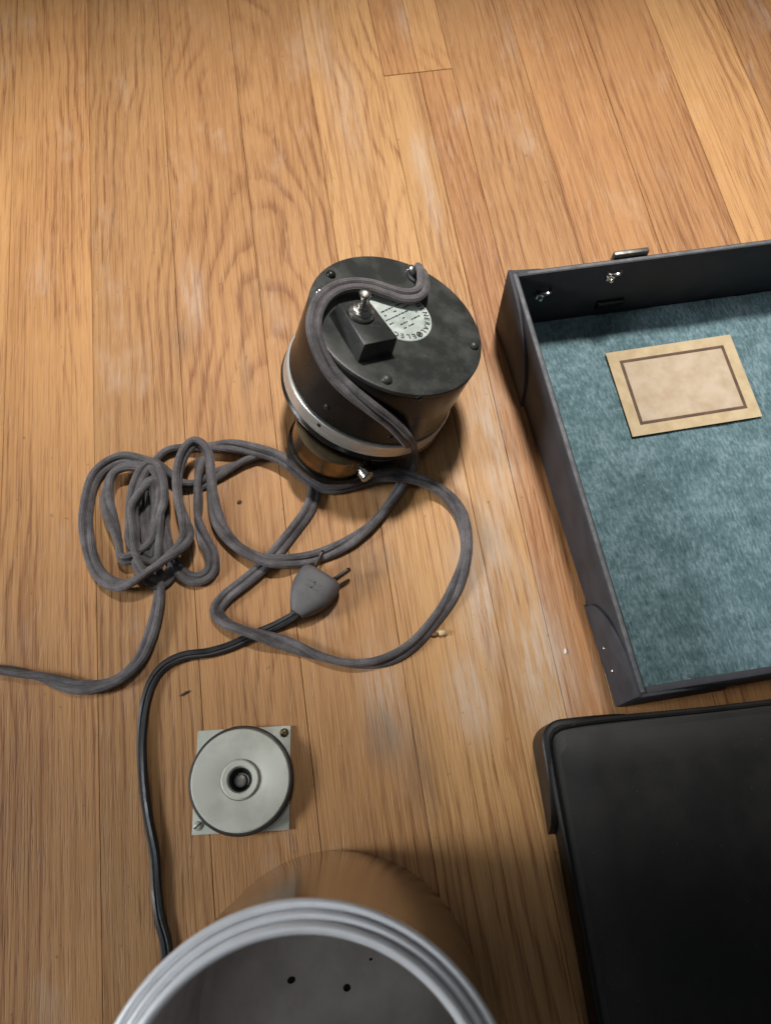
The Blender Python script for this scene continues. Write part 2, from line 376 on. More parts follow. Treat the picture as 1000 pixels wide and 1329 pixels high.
# ------------------------------------------------------------------ floor
bm = box(-2.0, 2.0, -1.6, 2.4, -0.03, -0.004)
floor = obj('floor', bm, 'seam', smooth=False); floor['kind'] = 'structure'
floor['label'] = 'worn oak strip floor under the motor and cases'
ROWS = [21.4 + 57.15 * i for i in range(-20, 1)] + [79.0, 107.0, 133.5] + [133.5 + 57.15 * i for i in range(1, 19)]
JOINT = fl(540, 94).dot(V)          # the visible board end in the upper middle
def plank(u0, u1, v0, v1, color):
    g = 0.00008 + random.random() * 0.00010; hw = (u1 - u0) / 2 - g; hl = (v1 - v0) / 2 - 0.0003; ch = 0.00022; dz = (random.random() - 0.5) * 0.0004
    bm = bmesh.new()
    lo = [bm.verts.new((sx * hw, sy * hl, -0.0039)) for sx, sy in ((-1, -1), (1, -1), (1, 1), (-1, 1))]
    mi = [bm.verts.new((sx * hw, sy * hl, -ch)) for sx, sy in ((-1, -1), (1, -1), (1, 1), (-1, 1))]
    hi = [bm.verts.new((sx * (hw - ch), sy * (hl - ch), dz * 0)) for sx, sy in ((-1, -1), (1, -1), (1, 1), (-1, 1))]
    bm.faces.new(hi); bm.faces.new(lo[::-1])
    for i in range(4):
        j = (i + 1) % 4; bm.faces.new((lo[i], lo[j], mi[j], mi[i])); bm.faces.new((mi[i], mi[j], hi[j], hi[i]))
    o = obj('plank', bm, 'wood', floor, smooth=False)
    c = N * ((u0 + u1) / 2) + V * ((v0 + v1) / 2)
    o.location = (c.x, c.y, 0); o.rotation_euler = (0, 0, BOARD_ANGLE); o.color = color
    return o
rr = random.Random(11)
for u0, u1 in zip(ROWS, ROWS[1:]):
    u0 /= 1000; u1 /= 1000; um = (u0 + u1) / 2
    if -0.10 < um < -0.03: cuts = [-1.4, -0.52, 1.05, 2.0]
    elif -0.03 < um < 0.02: cuts = [-1.3, -0.40, 1.05, 2.0]
    elif 0.02 < um < 0.07: cuts = [-1.3, -0.42, 0.95, 2.0]
    elif 0.07 < um < 0.14: cuts = [-1.2, -0.35, JOINT, 1.5]
    elif -0.16 < um < -0.10: cuts = [-1.3, -0.62, 0.86, 2.0]
    elif 0.14 < um < 0.26: cuts = [-1.2, -0.45 + um, 0.72 + um * .6, 2.0]
    else:
        cuts = [-1.3 - rr.random() * 0.4]
        while cuts[-1] < 1.7: cuts.append(cuts[-1] + 0.5 + rr.random() * 0.8)
    for ci, (a, b) in enumerate(zip(cuts, cuts[1:])):
        tone, x0, sd, k = 0.15 + 0.7 * rr.random(), 0.5 + rr.choice((-1, 1)) * (0.15 + 0.35 * rr.random()), rr.random(), 0.5 + rr.choice((-1, 1)) * 0.12 * rr.random()
        if ci == 1:
            if -0.10 < um < -0.03: tone, x0, sd, k = 0.50, 0.5 + 0.030 / 0.24, 0.31, 0.64
            elif -0.03 < um < 0.02: tone, x0, sd, k = 0.46, 0.5 - 0.024 / 0.24, 0.31, 0.64
            elif 0.02 < um < 0.07: tone, x0, sd, k = 0.10, 0.5 + 0.05 / 0.24, 0.62, 0.55
            elif 0.07 < um < 0.107: tone, x0, sd, k = 0.12, 0.05, 0.18, 0.52
            elif 0.107 < um < 0.14: tone, x0, sd, k = 0.72, 0.98, 0.77, 0.49
            elif 0.14 < um < 0.20: tone, x0, sd, k = 0.55, 0.02, 0.44, 0.52
        plank(u0, u1, a, b, (tone, x0, sd, k))

# ------------------------------------------------------------------ motor
AX = Vector((0.349, 0.183, 1.0)).normalized()
TOPC = Vector((0.0069, 0.2549, 0.0780)); R0 = 0.051; HM = 0.0587; RF = 0.0529
MX = (RIGHT - AX * RIGHT.dot(AX)).normalized(); MY = AX.cross(MX)
MB = TOPC - AX * HM
MROT = Matrix((MX, MY, AX)).transposed().to_quaternion()
motor = empty('electric_motor', MB, MROT)
tag(motor, 'black drum electric motor with round nameplate and toggle switch, leaning on the wood floor', 'motor')
def loc(p): d = p - MB; return Vector((d.dot(MX), d.dot(MY), d.dot(AX)))
def wor(q): return MB + MX * q[0] + MY * q[1] + AX * q[2]
def on_top(px, py, off=0.0):
    d = ray(px, py); c = TOPC + AX * off; return CAM + d * ((c - CAM).dot(AX) / d.dot(AX))
def on_side(px, py, rad):
    d = ray(px, py).normalized(); o = CAM - MB
    dp = d - AX * d.dot(AX); op = o - AX * o.dot(AX)
    A, B, C = dp.dot(dp), 2 * dp.dot(op), op.dot(op) - rad * rad
    D = B * B - 4 * A * C
    s = (-B - math.sqrt(D)) / (2 * A) if D > 0 else -B / (2 * A)
    return CAM + d * s
obj('drum', lathe([(0, 0.0112), (R0 - 0.0005, 0.0112), (R0 + 0.0003, 0.0135), (R0 - 0.0001, 0.0145), (R0 + 0.0001, 0.030), (R0, HM - 0.004), (R0 - 0.0004, HM - 0.0026)], 96), 'enamel', motor)
obj('end_cap', lathe([(R0 - 0.0004, HM - 0.0026), (R0 + 0.0002, HM - 0.0022), (R0 + 0.0002, HM - 0.0008), (R0 - 0.0002, HM - 0.0002), (R0 - 0.0010, HM + 0.0001), (R0 - 0.007, HM), (0, HM)], 96), 'enamel_top', motor)
band = obj('band', lathe([(R0 - 0.003, 0.0015), (R0 + 0.0010, 0.0015), (R0 + 0.0016, 0.0022), (R0 + 0.0016, 0.0110), (R0 + 0.0010, 0.0117), (R0 - 0.003, 0.0117)], 96), 'band', motor)
obj('flange', lathe([(0, -0.0035), (RF - 0.002, -0.0035), (RF, -0.0022), (RF + 0.0004, -0.0005), (RF - 0.0006, 0.0012), (RF - 0.003, 0.0017), (0, 0.0017)], 96), 'enamel', motor)
# screws in the end cap (positions read off the top face) and on the drum
for (px, py, m_, s_) in ((535, 344, 'nickel', 1.25), (501, 493, 'enamel_top', 1.15), (619, 451, 'enamel_top', 1.05), (421, 351, 'enamel', 1.0), (409, 377, 'nickel', .9)):
    q = loc(on_top(px, py))
    rad = math.hypot(q.x, q.y)
    if rad > R0 - 0.005: q *= (R0 - 0.005) / rad
    sc = obj('screw', lathe(dome(0.0029 * s_, 0.0026 * s_), 20, mtx=T((q.x, q.y, HM))), m_, motor)
def side_screw(px, py, r, m_):
    q = loc(on_side(px, py, R0)); a = math.atan2(q.y, q.x)
    mx = T((0, 0, q.z)) @ Rz(a) @ T((R0, 0, 0)) @ Matrix.Rotation(math.pi / 2, 4, 'Y')
    obj('screw', lathe(dome(r, r * 0.6), 16, mtx=mx), m_, motor)
side_screw(543, 517, 0.0022, 'enamel'); side_screw(424, 528, 0.0020, 'enamel_top'); side_screw(506, 568, 0.0018, 'enamel')
q = loc(on_side(415, 549, R0 + 0.0016)); a = math.atan2(q.y, q.x)
obj('hole', lathe([(0.0013, 0), (0.0013, 0.0003), (0, 0.0003)], 14, mtx=T((0, 0, min(0.0085, max(0.003, q.z)))) @ Rz(a) @ T((R0 + 0.0015, 0, 0)) @ Matrix.Rotation(math.pi / 2, 4, 'Y')), 'hole', band)
# round nameplate with its lettering
qc = loc(on_top(519, 410)); RP = 0.0190
plate = obj('nameplate', lathe([(RP, HM - 0.0002), (RP, HM + 0.0004), (RP - 0.0004, HM + 0.0008), (0, HM + 0.0008)], 64, mtx=T((qc.x, qc.y, 0))), 'dial', motor)
def text_mesh(bm, ch, size, mtx):
    cu = bpy.data.curves.new('t', 'FONT'); cu.body = ch; cu.size = size; cu.align_x = 'CENTER'; cu.align_y = 'BOTTOM_BASELINE'; cu.extrude = 0.00008; cu.resolution_u = 2
    o = bpy.data.objects.new('t', cu); COL.objects.link(o)
    dg = bpy.context.evaluated_depsgraph_get(); me = bpy.data.meshes.new_from_object(o.evaluated_get(dg))
    me.transform(mtx); bm.from_mesh(me)
    bpy.data.objects.remove(o); bpy.data.curves.remove(cu); bpy.data.meshes.remove(me)
bm = bmesh.new(); ZP = HM + 0.0010
# letters run clockwise round the edge, tops outward; the emblem sits between the two words
pe = loc(on_top(541, 433)); A0 = math.atan2(pe.y - qc.y, pe.x - qc.x)
for word, start, stp in (('GENERAL', A0 + math.radians(14) + 6 * math.radians(13.2), -1), ('ELECTRIC', A0 - math.radians(14), -1)):
    for i, ch in enumerate(word):
        an = start + stp * i * math.radians(13.2)
        text_mesh(bm, ch, 0.0046, T((qc.x, qc.y, ZP)) @ Rz(an) @ T((RP - 0.0046, 0, 0)) @ Rz(-math.pi / 2))
lathe([(0.0019, ZP), (0.0019, ZP + .0001), (0.0013, ZP + .0001), (0.0013, ZP)], 24, bm, T((qc.x + (RP - 0.0031) * math.cos(A0), qc.y + (RP - 0.0031) * math.sin(A0), 0)))
lathe([(0.0009, ZP), (0.0009, ZP + .0001), (0, ZP + .0001)], 14, bm, T((qc.x + (RP - 0.0031) * math.cos(A0), qc.y + (RP - 0.0031) * math.sin(A0), 0)))
# rows of worn, unreadable small print
tr = random.Random(5); base = A0 + math.pi / 2
for row in range(7):
    yy = 0.0095 - row * 0.0030; half = math.sqrt(max(0, 0.0118 ** 2 - yy ** 2)); xx = -half
    while xx < half - 0.001:
        ln = 0.0008 + tr.random() * 0.0022
        if tr.random() < 0.72: box(xx, min(half, xx + ln), yy - 0.00032, yy + 0.00032, ZP, ZP + 0.0001, bm=bm, mtx=T((qc.x, qc.y, 0)) @ Rz(base))
        xx += ln + 0.0006
obj('lettering', bm, 'print', plate, smooth=False)
# switch housing: front lower edge read off the top face
fa, fb = loc(on_top(464, 471)), loc(on_top(509, 461))
ud = (fb - fa); wd = ud.length; ang = math.atan2(ud.y, ud.x); LB = 0.034; HB = 0.0125
smx = T((fa.x, fa.y, HM)) @ Rz(ang)
hs = bmesh.new()
vs = [(0, 0, -.0003), (wd, 0, -.0003), (wd, LB, -.0003), (0, LB, -.0003), (0.0006, 0.0014, HB), (wd - .0006, 0.0014, HB), (wd - .002, LB - .002, HB - .002), (0.002, LB - .002, HB - .002)]
vs = [hs.verts.new(smx @ Vector(v)) for v in vs]
for f in ((3, 2, 1, 0), (4, 5, 6, 7), (0, 1, 5, 4), (1, 2, 6, 5), (2, 3, 7, 6), (3, 0, 4, 7)): hs.faces.new([vs[i] for i in f])
bmesh.ops.bevel(hs, geom=hs.edges[:], offset=0.0007, segments=2, profile=0.5, affect='EDGES')
housing = obj('switch_housing', hs, 'enamel_top', motor)
q = smx.inverted() @ loc(on_top(468, 405, HB))
smx2 = smx @ T((min(wd - .007, max(.007, q.x)), q.y, HB - 0.0016))
sw = obj('toggle_switch', lathe([(0.0075, 0.001), (0.0075, 0.0024), (0.0070, 0.0030), (0.0060, 0.0030), (0.0060, 0.0042), (0.0052, 0.0048), (0.0034, 0.0048), (0.0034, 0.0066), (0.0026, 0.0070), (0, 0.0070)], 40, mtx=smx2), 'nickel', motor)
obj('hex_nut', prism([(0.0060 * math.cos(i * math.pi / 3), 0.0060 * math.sin(i * math.pi / 3)) for i in range(6)], 0.0028, 0.0052, 0.0003, smx2), 'nickel', sw)
tip = smx.inverted() @ loc(on_top(475, 377, HB + 0.016))
p0 = smx2 @ Vector((0, 0, 0.006)); p1 = smx @ Vector((tip.x, tip.y, HB + 0.0155)); dv = p1 - p0
lm = T(p0) @ dv.to_track_quat('Z', 'Y').to_matrix().to_4x4(); L = dv.length
obj('lever', lathe([(0, -0.001), (0.0016, -0.001), (0.0017, L * .3), (0.0021, L * .62), (0.0022, L * .68), (0.0029, L * .74), (0.0033, L * .84), (0.0030, L * .94), (0.0018, L), (0, L + .0003)], 24, mtx=lm), 'nickel', sw)
# grommet where the cord leaves the end cap
g = loc(on_top(541, 357)); rg = math.hypot(g.x, g.y); g = g * min(1, (R0 - .008) / rg)
obj('grommet', lathe([(0.0066, HM - .0003), (0.0066, HM + .0012), (0.0056, HM + .0020), (0.0044, HM + .0012), (0.0044, HM - .0003)], 28, mtx=T((g.x, g.y, 0)), closed=True), 'rubber', motor)
# bearing housing below the flange: the drum leans on its lower rim
rc = 0.0255
cc = fl(427, 583, 0.0118); ql = loc(cc)
depth = -ql.z
cupm = T((ql.x, ql.y, 0))
cup = obj('bearing_housing', lathe([(0, -0.003), (rc, -0.003), (rc - .0004, -depth * .5), (rc, -depth + .004), (rc - .001, -depth + .002), (0, -depth + .002)], 72, mtx=cupm), 'foot', motor)
obj('bottom_rim', lathe([(0, -depth), (rc - .001, -depth), (rc + .0012, -depth + .001), (rc + .0018, -depth + .003), (rc + .001, -depth + .0052), (rc - .0012, -depth + .0054)], 72, mtx=cupm), 'enamel', cup)
kq = loc(fl(457, 597, 0.022)); a = math.atan2(kq.y - ql.y, kq.x - ql.x)
obj('knob', lathe([(0.0030, -.002), (0.0030, 0.003), (0.0042, 0.0034), (0.0044, 0.0075), (0.0036, 0.0086), (0, 0.0086)], 24, mtx=cupm @ T((0, 0, -depth * .45)) @ Rz(a) @ T((rc - .001, 0, 0)) @ Matrix.Rotation(math.pi / 2, 4, 'Y')), 'nickel', cup)

# ------------------------------------------------------------------ grey cord
cord = empty('power_cord', fl(340, 720)); tag(cord, 'long grey cloth power cord running from the motor top into floor loops and a tangle', 'cord')
PE = peanut(0.0021, 0.00225)
def part_at(o, parent):
    o.parent = parent; o.matrix_parent_inverse = Matrix.Translation(-Vector(parent.location)); return o
def fpts(L): return [fl(x, y, z / 1000) for x, y, z in L]
TP = lambda x, y, o: on_top(x, y, o / 1000)
SD = lambda x, y, r: on_side(x, y, R0 + r / 1000)
gtop = wor(Vector((g.x, g.y, HM)))
main = [gtop - AX * 0.001, gtop + AX * 0.006, TP(549, 368, 9), TP(543, 381, 8), TP(525, 384, 6), TP(503, 378, 6), TP(480, 371, 6), TP(452, 370, 6), TP(428, 379, 5.5), TP(411, 400, 5),
        TP(407, 428, 3.5), SD(415, 456, 4), SD(431, 484, 3.2), SD(455, 508, 3.2), SD(483, 530, 3.2), SD(508, 549, 4), SD(525, 567, 6.5), fl(533, 585, .022), fl(533, 603, .011)]
main += fpts([(522, 627, 3), (505, 654, 3), (480, 683, 3), (450, 705, 3), (420, 719, 3), (388, 727, 5), (352, 728, 8.5), (320, 717, 5), (298, 700, 4), (284, 678, 5), (277, 650, 6), (274, 620, 9),
              (271, 592, 13), (263, 578, 15), (252, 574, 15.5), (240, 586, 15), (231, 612, 13), (231, 645, 12), (239, 675, 11.5), (243, 692, 13), (236, 708, 15), (218, 723, 16), (198, 738, 15), (178, 752, 12),
              (156, 760, 7), (132, 748, 4), (116, 712, 3), (112, 662, 3), (126, 615, 4), (158, 595, 6), (190, 600, 8), (206, 604, 8.5), (222, 617, 8), (240, 629, 5), (260, 629, 3), (285, 614, 3), (320, 598, 3), (347, 592, 3),
              (374, 600, 3), (396, 614, 3), (407, 634, 3), (402, 658, 3), (386, 682, 3), (367, 706, 3), (346, 731, 3), (318, 755, 3), (292, 776, 3), (281, 793, 3), (292, 808, 3.5), (328, 822, 7), (370, 835, 3.5), (410, 850, 3), (455, 861, 3),
              (495, 858, 3), (530, 841, 3), (562, 808, 3), (588, 768, 3), (603, 728, 3), (605, 697, 3), (596, 664, 3), (576, 640, 4), (548, 624, 8), (520, 617, 9), (490, 618, 7), (455, 630, 5), (425, 634, 5), (400, 622, 7), (378, 604, 9), (358, 592, 9),
              (332, 584, 8.5), (303, 579, 8), (275, 580, 5.5), (242, 582, 3), (218, 586, 3), (202, 600, 3.2), (192, 630, 3), (188, 665, 3), (193, 702, 3), (203, 735, 3), (207, 765, 3), (203, 795, 3), (195, 825, 3), (180, 858, 3), (150, 884, 3), (105, 892, 3), (50, 878, 3), (-20, 868, 3), (-90, 880, 3)])
def tw(s): return min(1.0, max(0.0, (s - 0.19) / 0.08)) * (0.9 * math.sin(s * 17.0) + 0.7 * math.sin(s * 41.0 + 1.0) + 0.5 * math.sin(s * 73.0 + 2.2))
def upf(p):
    q = loc(p)
    if math.hypot(q.x, q.y) < R0 + 0.012 and q.z > -0.002:
        if q.z > HM + 0.002: return AX
        v = (MX * q.x + MY * q.y).normalized(); k = max(0, min(1, (q.z - HM + .012) / .014)); return (v * (1 - k) + AX * k).normalized()
    return Vector((0, 0, 1))
part_at(obj('cord_run', sweep(main, PE, tw, upfn=upf), 'cord'), cord)
coil = fpts([(262, 594, 9), (258, 612, 8), (257, 645, 6), (257, 674, 6), (265, 700, 6), (275, 722, 5), (273, 742, 3), (257, 752, 3), (238, 746, 3), (223, 724, 4), (213, 690, 6), (207, 650, 8), (198, 620, 10), (180, 607, 11), (158, 618, 9), (143, 652, 7), (147, 700, 6), (168, 730, 7),
              (192, 715, 8), (212, 678, 10), (216, 640, 12), (205, 616, 13), (188, 612, 13), (172, 632, 11), (164, 672, 9), (177, 716, 8), (198, 722, 8), (206, 700, 9), (203, 660, 11), (190, 632, 13), (172, 650, 13), (165, 690, 10), (178, 732, 8), (205, 752, 5), (224, 740, 4)])
jr = random.Random(3)
coil = coil[:12] + [p + Vector((jr.uniform(-.0045, .0045), jr.uniform(-.005, .005), jr.uniform(-.001, .002))) for p in coil[12:]]
part_at(obj('coiled_run', sweep(coil, PE, lambda s: tw(s + 1.3)), 'cord'), cord)
stub = fpts([(545, 570, 6), (522, 586, 4), (505, 598, 3), (488, 608, 3), (474, 616, 2.6), (462, 622, 2.4)])
part_at(obj('short_run', sweep(stub, PE, tw), 'cord'), cord)

# ------------------------------------------------------------------ plug with black lead
pa, pb = fl(386, 798, 0.006), fl(420, 746, 0.008)
pd = (pb - pa); PL = pd.length; pang = math.atan2(pd.y, pd.x)
plug = empty('plug_lead', (pa.x, pa.y, 0)); tag(plug, 'grey rubber two-prong plug on a thin black lead, lying inside the cord loop', 'plug')
bm = bmesh.new(); rings = []
for t_, wv_, tv in ((0, .0042, .0040), (.04, .0052, .0048), (.16, .0078, .0060), (.34, .0108, .0070), (.55, .0128, .0076), (.75, .0134, .0078), (.90, .0128, .0076), (.97, .0118, .0070), (1.0, .0106, .0062)):
    ring = []
    for i in range(28):
        a = 2 * math.pi * i / 28; c, s_ = math.cos(a), math.sin(a); e = 2 / 2.8
        ring.append(bm.verts.new((t_ * PL, wv_ * math.copysign(abs(c) ** e, c), 0.0082 + tv * math.copysign(abs(s_) ** e, s_))))
    rings.append(ring)
for a, b in zip(rings, rings[1:]):
    for i in range(28): bm.faces.new((a[i], a[(i + 1) % 28], b[(i + 1) % 28], b[i]))
bm.faces.new(rings[0]); bm.faces.new(rings[-1])
M['prong'] = mat('tarnished_prong', (0.10, 0.09, 0.08), (0.05, 0.045, 0.04), 0.4, 0.55, metal=0.9, scale=300)
M['plug'] = mat('grey_plug_rubber', (0.085, 0.078, 0.078), (0.12, 0.11, 0.11), 0.55, 0.7, scale=140, bump=0.12, bscale=900)
pbody = obj('plug_body', bm, 'plug', plug); pbody.rotation_euler = (0, 0, pang)
bm = bmesh.new()
for (x0_, y0_, x1_, y1_) in ((.58, -.0035, .58, .0035), (.70, -.0035, .70, .0035), (.58, 0, .70, 0)):
    box(x0_ * PL - .0004, x1_ * PL + .0004, y0_ - .0004, y1_ + .0004, 0.0155, 0.0162, bm=bm)
obj('moulded_mark', bm, 'plug', pbody, smooth=False)
for s_, bend in ((1, 0.12), (-1, -0.42)):
    mx = T((PL - .001, s_ * 0.00635, 0.0085)) @ Matrix.Rotation(bend, 4, 'Z') @ Matrix.Rotation(-0.12, 4, 'Y')
    obj('prong', prism([(0, -.0031), (.0145, -.0031), (.0165, -.0018), (.0165, .0018), (.0145, .0031), (0, .0031)], -.0007, .0007, .0002, mx @ Matrix.Rotation(math.pi / 2, 4, 'X') @ Matrix.Diagonal((.78, 1, 1, 1))), 'prong', pbody)
lead = [pa + pd * 0.03 + Vector((0, 0, .001))] + fpts([(374, 804, 4.5), (352, 815, 2.2), (328, 825, 2.2), (300, 838, 2.2), (270, 847, 2.2), (240, 851, 2.2), (216, 862, 2.2), (200, 880, 2.2), (189, 910, 2.2), (184, 960, 2.2), (186, 1010, 2.2), (192, 1060, 2.2), (201, 1110, 2.2), (203, 1150, 2.2), (207, 1190, 2.2), (216, 1228, 2.2), (214, 1262, 2.2), (190, 1300, 2.2), (150, 1360, 2.2), (120, 1450, 2.2)])
ld = obj('lead', sweep(lead, peanut(0.0011, 0.0018, 7), lambda s: 0.6 * math.sin(s * 30), step=0.003), 'black_cord', plug)
ld.matrix_parent_inverse = Matrix.Translation(-Vector(plug.location))

# ------------------------------------------------------------------ square plate with round disc
c4 = [fl(258, 949), fl(378, 942), fl(376, 1077), fl(250, 1084)]
ctr = sum(c4, Vector()) / 4
base = empty('bearing_plate', ctr); tag(base, 'square grey metal plate carrying a pale round disc with a hollow centre', 'plate')
poly = [((p - ctr).x, (p - ctr).y) for p in c4][::-1]
sq = obj('square_plate', prism(poly, 0.0002, 0.0022, 0.0003), 'plate', base)
dc = fl(312, 1012, 0.0085) - ctr; RD = 0.0268; dmx = T((dc.x, dc.y, 0))
obj('rubber_edge', lathe([(0.010, 0.0020), (RD - .001, 0.0020), (RD + .0008, 0.0030), (RD + .0012, 0.0062), (RD + .0004, 0.0080), (RD - .0012, 0.0084), (0.010, 0.0082)], 96, mtx=dmx), 'rubber', base)
dk = obj('disc', lathe([(RD - .0006, 0.0080), (RD - .0007, 0.0087), (RD - .0013, 0.0092), (0.0112, 0.0094), (0.0105, 0.0090), (0.0104, 0.0082)], 96, mtx=dmx), 'turn', base)
obj('centre_ring', lathe([(0.0102, 0.0080), (0.0102, 0.0098), (0.0094, 0.0106), (0.0070, 0.0102), (0.0062, 0.0085), (0.0050, 0.0055), (0.0046, 0.0026), (0, 0.0024)], 64, mtx=dmx), 'turn', base)
obj('centre_pin', lathe([(0.0036, 0.0022), (0.0036, 0.0058), (0.0032, 0.0066), (0.0022, 0.0070), (0, 0.0068)], 28, mtx=dmx @ T((-.0004, -.0006, 0))), 'prong0', base)
obj('recess_collar', lathe([(0.0062, 0.0086), (0.0058, 0.0082), (0.0048, 0.0056), (0.0044, 0.0030), (0.0038, 0.0028)], 40, mtx=dmx), 'rubber', base)
for px, py, m_ in ((369, 951, 'bronze'), (257, 1072, 'plate')):
    p = fl(px, py, .002) - ctr
    s_ = obj('screw', lathe(dome(0.0024, 0.0011, n=4), 20, mtx=T((p.x, p.y, 0.0024))), m_, base)
    obj('slot', box(-.0021, .0021, -.00028, .00028, 0.0030, 0.0036, mtx=T((p.x, p.y, 0)) @ Rz(0.7)), 'hole', s_, smooth=False)

# ------------------------------------------------------------------ metal can
CC = Vector((-0.0238, -0.0895, 0)); RB, RT, HC = 0.0712, 0.0628, 0.176
can = empty('metal_can', CC); tag(can, 'open polished metal can with ribbed silver rim and grey inside', 'can')
RM = RB - (RB - RT) * .42
obj('outer_wall', lathe([(RB - .003, 0.0), (RB - .001, 0.0), (RB, 0.001), (RB - .0002, 0.004), (RM, HC * .4), (RT + .0008, HC * .8), (RT, HC - .007), (RT - .0015, HC - .007), (RT - .0007, HC * .8), (RM - .0015, HC * .4), (RB - .003, 0.004)], 128, closed=True), 'can', can)
obj('inner_liner', lathe([(RT - .0070, HC - .0045), (RT - .0036, HC - .012), (RT - .0012, HC * .8), (RM - .0018, HC * .4), (RB - .0036, 0.010), (RB - .0052, 0.0055), (RB - .009, 0.0042), (RB - .0075, 0.0025), (RB - .0031, 0.004), (RM - .0016, HC * .4), (RT - .0010, HC * .8), (RT - .0032, HC - .011), (RT - .0066, HC - .0040)], 128), 'can_in', can)
bot = obj('bottom', lathe([(0, 0.0040), (RB - .0085, 0.0040), (RB - .0040, 0.0032), (RB - .0040, 0.0015), (0, 0.0015)], 96), 'can_in', can)
for px, py, r_, e_ in ((378, 1272, .0021, .75), (450, 1282, .0019, .9), (481, 1245, .0009, .7)):
    p = fl(px, py, .004) - CC
    obj('hole', lathe([(r_, 0.0038), (r_ * .96, 0.0043), (0, 0.0043)], 18, mtx=T((p.x, p.y, 0)) @ Rz(0.4) @ Matrix.Diagonal((1, e_, 1, 1))), 'hole', bot)
prof = [(RT - .0062, HC - .0085), (RT + .0004, HC - .0085)]
def bead(rc_, zc, rb, a0, a1, n=10):
    for i in range(n + 1):
        a = a0 + (a1 - a0) * i / n; prof.append((rc_ + rb * math.cos(a), zc + rb * math.sin(a)))
bead(RT + .0004, HC - .0046, .0015, -math.pi * .4, math.pi * .98)
prof.append((RT - .0013, HC - .0068))
bead(RT - .0027, HC - .0028, .0013, math.pi * .02, math.pi * .98)
prof.append((RT - .0042, HC - .0052))
bead(RT - .0061, HC - .0010, .0018, 0, math.pi * 1.2)
prof.append((RT - .0070, HC - .0050))
obj('rim', lathe(prof, 128, closed=True), 'rim', can)

# ------------------------------------------------------------------ case halves
def case_half(name, corner, direction, length, width, height, inverted):
    """local x runs across (to the right), y runs from the far corner toward the near one (negative), z up"""
    d = direction.normalized(); yax = -d; xax = Vector((yax.y, -yax.x, 0))
    a = math.atan2(xax.y, xax.x)
    o = empty(name, (corner.x, corner.y, 0)); o.rotation_euler = (0, 0, a); return o
A_, B_ = fl(646.5, 424), fl(800, 910)
TW, TH, TT = 0.34, 0.057, 0.0036
TL = (B_ - A_).length + 0.002
tray = case_half('equipment_case', A_, B_ - A_, TL, TW, TH, False)
tag(tray, 'open black case half lined with teal felt, paper card inside', 'case')
obj('base_panel', box(0.001, TW - .001, -TL + .001, -0.001, 0.0003, 0.0036, .0005), 'leather', tray)
# felt sheet, gently uneven
bm = bmesh.new(); nx, ny = 60, 46; gv = []
for j in range(ny + 1):
    row = []
    for i in range(nx + 1):
        x = TT + .0005 + (TW - 2 * TT - .001) * i / nx; y = -TL + TT + .0005 + (TL - 2 * TT - .001) * j / ny
        row.append(bm.verts.new((x, y, 0.0052 + 0.0009 * mnoise.noise(Vector((x * 30, y * 30, 1.0))) + 0.0004 * mnoise.noise(Vector((x * 130, y * 130, 3.0))))))
    gv.append(row)
for j in range(ny):
    for i in range(nx): bm.faces.new((gv[j][i], gv[j][i + 1], gv[j + 1][i + 1], gv[j + 1][i]))
felt = obj('felt_lining', bm, 'felt', tray)
def wall(x0, x1, y0, y1, h=TH):
    wl = obj('wall', box(x0, x1, y0, y1, 0.0006, h, .0007), 'leather', tray)
    return wl
def edge(parent, x0, x1, y0, y1, h=TH):
    obj('worn_edge', box(x0, x1, y0, y1, h - .0008, h + .0002, .0003), 'edge', parent)
wl = wall(0, TT, -TL, 0); edge(wl, .0006, TT - .0008, -TL + .001, -.002)
wf = wall(TT, TW - TT, -TT, 0, TH - .0008); edge(wf, TT + .006, TW - TT - .004, -TT + .0008, -.0008, TH - .0008)
wn = wall(TT, TW - TT, -TL, -TL + TT, TH - .0008)
wr = wall(TW - TT, TW, -TL, 0)
def guard(parent, mtx, Lg, hg, th, m_='leather', rivets=True):
    """leather corner patch: full height at the corner, its lower end runs out in a curve"""
    pts = [(0, 0.0005)] + [(Lg * (1 - 0.02 * i), 0.0005 + 0.0022 * i) for i in range(3)]
    for i in range(1, 11):
        a = i / 10 * math.pi / 2
        pts.append((Lg * 0.96 - (Lg * 0.80) * (1 - math.cos(a)), 0.005 + (hg - .006) * math.sin(a)))
    pts.append((0, hg))
    o = obj('corner_guard', prism(pts, 0, th, .0005, mtx), m_, parent)
    if rivets:
        for (u_, v_) in ((Lg * .30, hg * .34), (Lg * .52, hg * .28)):
            obj('rivet', lathe(dome(.0013, .0009, n=3), 12, mtx=mtx @ T((u_, v_, th))), 'nickel', o)
    return o
# plane matrices: local (u, v, n) -> (along wall, up, outward)
def plane(origin, u, v, n): return Matrix.Translation(origin) @ Matrix((u, v, n)).transposed().to_4x4()
X1, Y1, Z1 = Vector((1, 0, 0)), Vector((0, 1, 0)), Vector((0, 0, 1))
guard(tray, plane(Vector((0.0004, 0.0012, 0)), -Y1, Z1, -X1), 0.064, TH + .0005, 0.0024, rivets=False)
guard(tray, plane(Vector((0.0004, -TL - .0012, 0)), Y1, Z1, -X1), 0.060, TH + .0005, 0.0024)
guard(tray, plane(Vector((0.0, -0.0004, 0)), X1, Z1, Y1), 0.060, TH - .0005, 0.0020, rivets=False)
guard(tray, plane(Vector((0.0, -TL + .0004, 0)), X1, Z1, -Y1), 0.060, TH - .0005, 0.0020, rivets=False)
